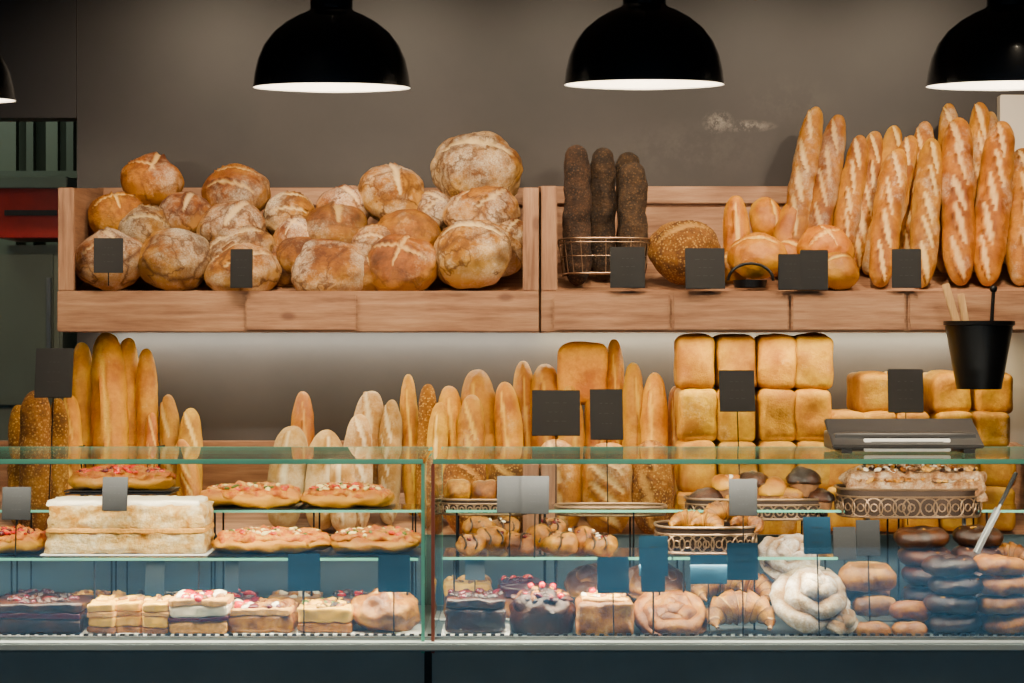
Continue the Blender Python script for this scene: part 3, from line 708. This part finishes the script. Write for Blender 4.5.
def croissant(c,size,mat='pastry',rz=0,tilt=.4,name='croissant',T0=None):
    R=size*.34; N=84; pts=[];rr=[];sc=[]
    for i in range(N+1):
        q=i/N*2-1; a=q*1.95
        pts.append((R*math.sin(a),-R*math.cos(a)*.85+R*.5,0))
        seg=(abs(q)*4.5+.5)%1.0
        e=size*.22*max(.12,(1-abs(q)**1.7))*(1.14-.30*seg)
        rr.append(e); sc.append(.8 if seg>.88 else (-.7 if seg<.2 else 0))
    T=Matrix.Translation(c)@Matrix.Rotation(tilt,4,'X')@Matrix.Rotation(rz,4,'Z')
    b=MB(); b.tube(pts,rr,mat,n=18,T=T,scs=sc,flat=.9); b.jit(.005,30); return b.build(name,angle=80)
croissant(PT(741,613,5.12),.215,rz=math.pi,tilt=.6)
croissant(PT(716,586,5.24),.17,rz=math.pi+.4,tilt=.5)
croissant(PT(752,588,5.26),.16,rz=math.pi-.5,tilt=.5)
swirl(655,583,5.28,34,'pastry',3,tilt=.5,hk=.6); swirl(590,583,5.32,28,'pastry',2,tilt=.5)
def cyl_roll(px,py,D,wpx,hpx,mat='pastry',name='glazed_roll'):
    W=wpx/F*D; H=hpx/F*D; b=MB(); T=Matrix.Translation(PT(px,py,D))@Matrix.Rotation(random.uniform(-.15,.15),4,'Z')
    b.bread(W,H*1.1,H,mat,T,nu=30,nv=20,p=4,q=2.5,flat=.9,seed=seedn(),amp=.008,freq=20,cuts=[(0,0,.1,W*.4,H*.08)],ridge=.003); return b.build(name,angle=80)
for (x,y,w_,h_,d) in [(868,577,56,30,5.18),(874,606,44,22,5.16),(910,611,44,20,5.14),(872,631,36,18,5.09),(910,631,36,18,5.09),(845,590,30,22,5.27),(866,594,50,16,5.24)]:
    cyl_roll(x,y,d,w_,h_)
def donuts(px,py0,n,D,rpx,tpx,mat,name):
    R=rpx/F*D; t_=tpx/F*D/2
    for i in range(n):
        z=ZD+t_*.95+i*t_*1.9
        b=MB(); pts=[(math.cos(a)*(R-t_*1.2),math.sin(a)*(R-t_*1.2),0) for a in [6.283*k/36 for k in range(36)]]
        T=Matrix.Translation((X(px,D)+random.uniform(-.012,.012),D-5+random.uniform(-.008,.008),z))@Euler((random.uniform(-.07,.07),random.uniform(-.08,.08),0)).to_matrix().to_4x4()
        b.tube(pts,[t_*1.15*(1+.05*math.sin(k)) for k in range(36)],mat,n=16,T=T,closed=True,flat=.8)
        if mat=='choc': scatter(b,T,R*.85,R*.85,t_*.75,14,['pastry','choc'],.003,.006)
        b.jit(.004,30); b.build(name,angle=80)
donuts(953,0,4,5.14,28,20,'choc','chocolate_donut'); donuts(1003,0,4,5.14,27,20,'pastry','glazed_donut')
donuts(925,0,5,5.30,28,20,'choc','chocolate_donut'); donuts(978,0,5,5.32,26,20,'choc','chocolate_donut'); donuts(1050,0,4,5.2,27,20,'pastry','glazed_donut')
croissant(PT(1006,556,5.3),.16,rz=math.pi,tilt=.3)

def drizzle(px,py,D,wpx,hpx,mat='pastry',rz=0,name='chocolate_drizzled_pastry'):
    W=wpx/F*D; H=hpx/F*D; b=MB(); T=Matrix.Translation(PT(px,py,D))@Euler((.2,0,rz)).to_matrix().to_4x4()
    b.bread(W,H*1.3,H,mat,T,nu=26,nv=20,p=2.6,q=2.2,flat=.8,seed=seedn(),amp=.012,freq=24)
    scatter(b,T,W*.36,H*.45,H*.42,10,['choc','cream','choc','berry'],.004,.008)
    for k in range(2):
        x=-W*.2+W*.36*k
        b.tube([(x+.006*math.sin(a*3),H*.66*math.cos(a),H*.52*math.sin(a)) for a in [math.pi*j/10 for j in range(11)]],.003,'choc',T=T,n=6)
    return b.build(name,angle=75)
for (x,y,d,w_,h_) in [(470,545,5.22,30,20),(493,540,5.26,34,22),(480,528,5.32,34,20),(506,528,5.34,30,20),(520,545,5.24,34,22),(541,538,5.3,32,22),(560,545,5.22,36,24),(582,540,5.28,34,24),(600,545,5.22,32,22),(552,528,5.34,28,18)]:
    drizzle(x,y,d,w_,h_,rz=random.uniform(-.5,.5))
def filigree(px0,px1,py0,py1,D,depth,name='filigree_tray'):
    x0,x1=X(px0,D),X(px1,D); zt_,zb=Z(py0,D),Z(py1,D); cx=(x0+x1)/2; a_=(x1-x0)/2; cy=D-5+depth/2; b_=depth/2
    def P(t,z,k=1.0):
        ca,sa=math.cos(t),math.sin(t); return Vector((cx+a_*k*math.copysign(abs(ca)**.6,ca),cy+b_*k*math.copysign(abs(sa)**.6,sa),z))
    b=MB(); N=96
    for z,r,k in ((zt_,.004,1.0),(zb+.004,.004,.97),(zb+(zt_-zb)*.74,.0028,.992)):
        b.tube([P(6.2832*i/N,z,k) for i in range(N)],r,'bronze',n=6,closed=True)
    vs=[];fs=[]
    for i in range(N):
        vs+= [P(6.2832*i/N,zb+.004,.955),P(6.2832*i/N,zt_-.003,.985)]
    for i in range(N): j=(i+1)%N; fs.append((2*i,2*j,2*j+1,2*i+1))
    b.add(vs,fs,'bronzedark')
    hh=(zt_-zb)*.66
    M_=max(28,int((2*(2*a_+depth))/(hh*.95)))
    L_=[0]; pp=[P(6.2832*i/800,0) for i in range(801)]
    for i in range(800): L_.append(L_[-1]+(pp[i+1]-pp[i]).length)
    k=0
    for m in range(M_):
        s_=L_[-1]*m/M_
        while L_[k+1]<s_: k+=1
        t0=6.2832*k/800; p0=P(t0,zb+.004+hh/2,.985); tg=(P(t0+.01,0)-P(t0-.01,0)).normalized()
        b.tube([p0+tg*math.cos(u)*hh*.46+Vector((0,0,math.sin(u)*hh*.5)) for u in [6.2832*j/14 for j in range(14)]],.0022,'bronze',n=5,closed=True)
        b.tube([p0+tg*math.cos(u)*hh*.18+Vector((0,0,math.sin(u)*hh*.2)) for u in [6.2832*j/8 for j in range(8)]],.0022,'bronze',n=5,closed=True)
    vs=[P(6.2832*i/N,zb+.006,.96) for i in range(N)]; b.add(vs,[list(range(N))],'bronze')
    return b.build(name)
filigree(658,760,528,555,5.17,.2); filigree(688,832,500,521,5.42,.18); filigree(843,988,490,519,5.36,.22); filigree(440,530,500,516,5.44,.16)
filigree(556,668,508,517,5.45,.15)
for (x,y,d,s_) in [(690,528,5.26,.12),(725,520,5.28,.13),(748,530,5.24,.10),(708,530,5.22,.10)]: croissant(PT(x,y-6,d),s_*1.1,rz=random.uniform(2.4,3.8),tilt=.4)
def muffin(px,py,D,rpx,mat):
    R=rpx/F*D; b=MB(); T=Matrix.Translation(PT(px,py,D))
    b.lathe([(0.001,-R*.9),(R*.68,-R*.9),(R*.9,0)],'wicker',T,n=24); b.bread(2*R,2*R,1.3*R,mat,T,nu=22,nv=22,flat=.3,seed=seedn(),amp=.012,freq=26)
    scatter(b,T,R*.7,R*.7,R*.25,14,['cream' if mat!='choc' else 'choc',mat],.004,.009,dome=R*.3); return b.build('muffin',angle=75)
for (x,y,r,m) in [(708,500,18,'choc'),(728,485,17,'roll'),(752,483,17,'choc'),(770,490,19,'roll'),(790,498,18,'pastry'),(804,480,18,'choc'),(740,502,15,'pastry'),(822,498,13,'choc')]:
    muffin(x,y,5.50 if r>15 else 5.47,r,m)
# small loaves in the narrow tray
for x in (458,484,510): cyl_roll(x,492,5.52,28,26,'pastry','small_brown_loaf')
b=MB(); D=5.44; T=Matrix.Translation((X(915,D),D-5+.02,Z(500,D)))
b.lump((0,0,.04),(.385,.135,.085),.014,'crumb',.022,seedn(),n=24,T=T,freq=40)
scatter(b,T,.19,.068,.086,190,['crumb','cream','crumb','sponge','pastry','choc'],.005,.011,dome=.01)
scatter(b,T@Matrix.Translation((0,-.066,0)),.185,.006,.06,110,['crumb','crumb','sponge','pastry'],.005,.01)
b.jit(.006,40)
b.build('crumb_cake',angle=70)
b=MB()
for px in (868,964):
    b.tube([(X(px,5.42),.42,.862),(X(px,5.42),.42,Z(519,5.36)+.002)],.006,'steel')
b.box((X(915,5.42),.42,.866),(.3,.2,.006),'steel'); b.build('tray_stand')
M['scale']=plain('scale_plastic',C(50,49,50),.4,var=.06)
b=MB(); p0=PT(1016,473,5.3); p1=PT(976,553,5.2)
b.tube([p0,p0.lerp(p1,.4)],.006,'blackmetal'); b.tube([p0.lerp(p1,.35),p1],[.004,.004],'steel')
T,Lg=frame(p0.lerp(p1,.45),p1); b.lump((0,0,0),(Lg,.02,.004),.0018,'scale',0,T=T,n=4); b.build('serving_spatula')

for a in [(102,128,477,511,5.12,0),(2,31,487,520,5.12,0),(497,523,476,513,5.14,0),(521,549,476,514,5.12,0),(729,757,479,516,5.12,0),
          (803,831,517,554,5.06,1),(833,856,527,560,5.3,0),(856,880,520,556,5.14,0),(639,668,536,576,5.08,1),(641,665,556,592,5.06,1),(597,629,557,593,5.05,1),
          (727,758,543,580,5.04,1),(690,727,555,584,5.08,1),(378,410,555,592,5.04,1),(288,320,554,591,5.06,1),(465,485,553,580,5.3,1),(225,239,558,592,5.3,1),(145,165,558,600,5.3,1)]:
    zb=ZD if a[3]>520 else (S1 if a[4]<5.2 else S2)
    st=max(.02,Z(a[3],a[4])-zb)
    if a[0] in (102,): st=.0
    tag(a[0],a[1],a[2],a[3],a[4],'slatereflect' if a[5] else 'slate',stick=min(st,.30),lean=-.12,rz=random.uniform(-.12,.12))

# ---------------------------------------------------------------- scale on counter
b=MB(); D=5.33; T=Matrix.Translation((X(903,D),D-5,ZG+.006))
b.lump((0,.06,.03),(.40,.2,.055),.012,'scale',0,T=T,n=8)
b.box((0,.0,.052),(.42,.16,.012),'scale',T,bev=.003,rot=(.45,0,0))
b.box((0,-.055,.022),(.24,.012,.036),'paper',T,bev=.002,rot=(-.3,0,0))
b.box((0,-.063,.022),(.20,.004,.02),'steel',T,rot=(-.3,0,0))
for sx in(-1,1): b.box((sx*.17,-.02,.006),(.03,.1,.012),'blackmetal',T)
b.build('weighing_scale')
b=MB(); D=5.9; s=F/D; zt_=Z(321,D); zb=Z(389,D); T=Matrix.Translation((X(979,D),D-5,zb)); H=zt_-zb
R1=34/s; R0=22/s
b.lathe([(0.001,0),(R0,0),(R1*.98,H*.93),(R1*1.03,H*.94),(R1*1.03,H),(R1*.97,H),(R1*.93,H*.93),(R0*.93,.006),(0.001,.006)],'blackmetal',T,n=48)
b.tube([(0,R1*.9,H*.95),(0,R1*.9+.02,H+.03),(0,R1*.9+.04,H+.01)],.004,'blackmetal',T=T)
def stick_(b,p0,p1,w):
    p0,p1=Vector(p0),Vector(p1); TT,LL=frame(p0,p1); b.box((0,0,0),(LL,w,.007),'stick',T@TT,bev=.002)
stick_(b,(-.02,0,.04),(-.105,0,H+.115),.024); stick_(b,(-.01,.01,.04),(-.055,.01,H+.085),.022)
b.tube([(.03,0,.05),(.05,.02,H+.09)],.006,'blackmetal',T=T); b.ball((.05,.02,H+.1),.012,'blackmetal',T)
b.build('tongs_bucket')

# ---------------------------------------------------------------- camera
cd=bpy.data.cameras.new('camera'); co=bpy.data.objects.new('camera',cd); bpy.context.scene.collection.objects.link(co)
co.location=(0,-5,EYE); co.rotation_euler=(math.radians(90),0,0); cd.sensor_width=36; cd.lens=F*36/1024
cd.clip_end=60
bpy.context.scene.camera=co
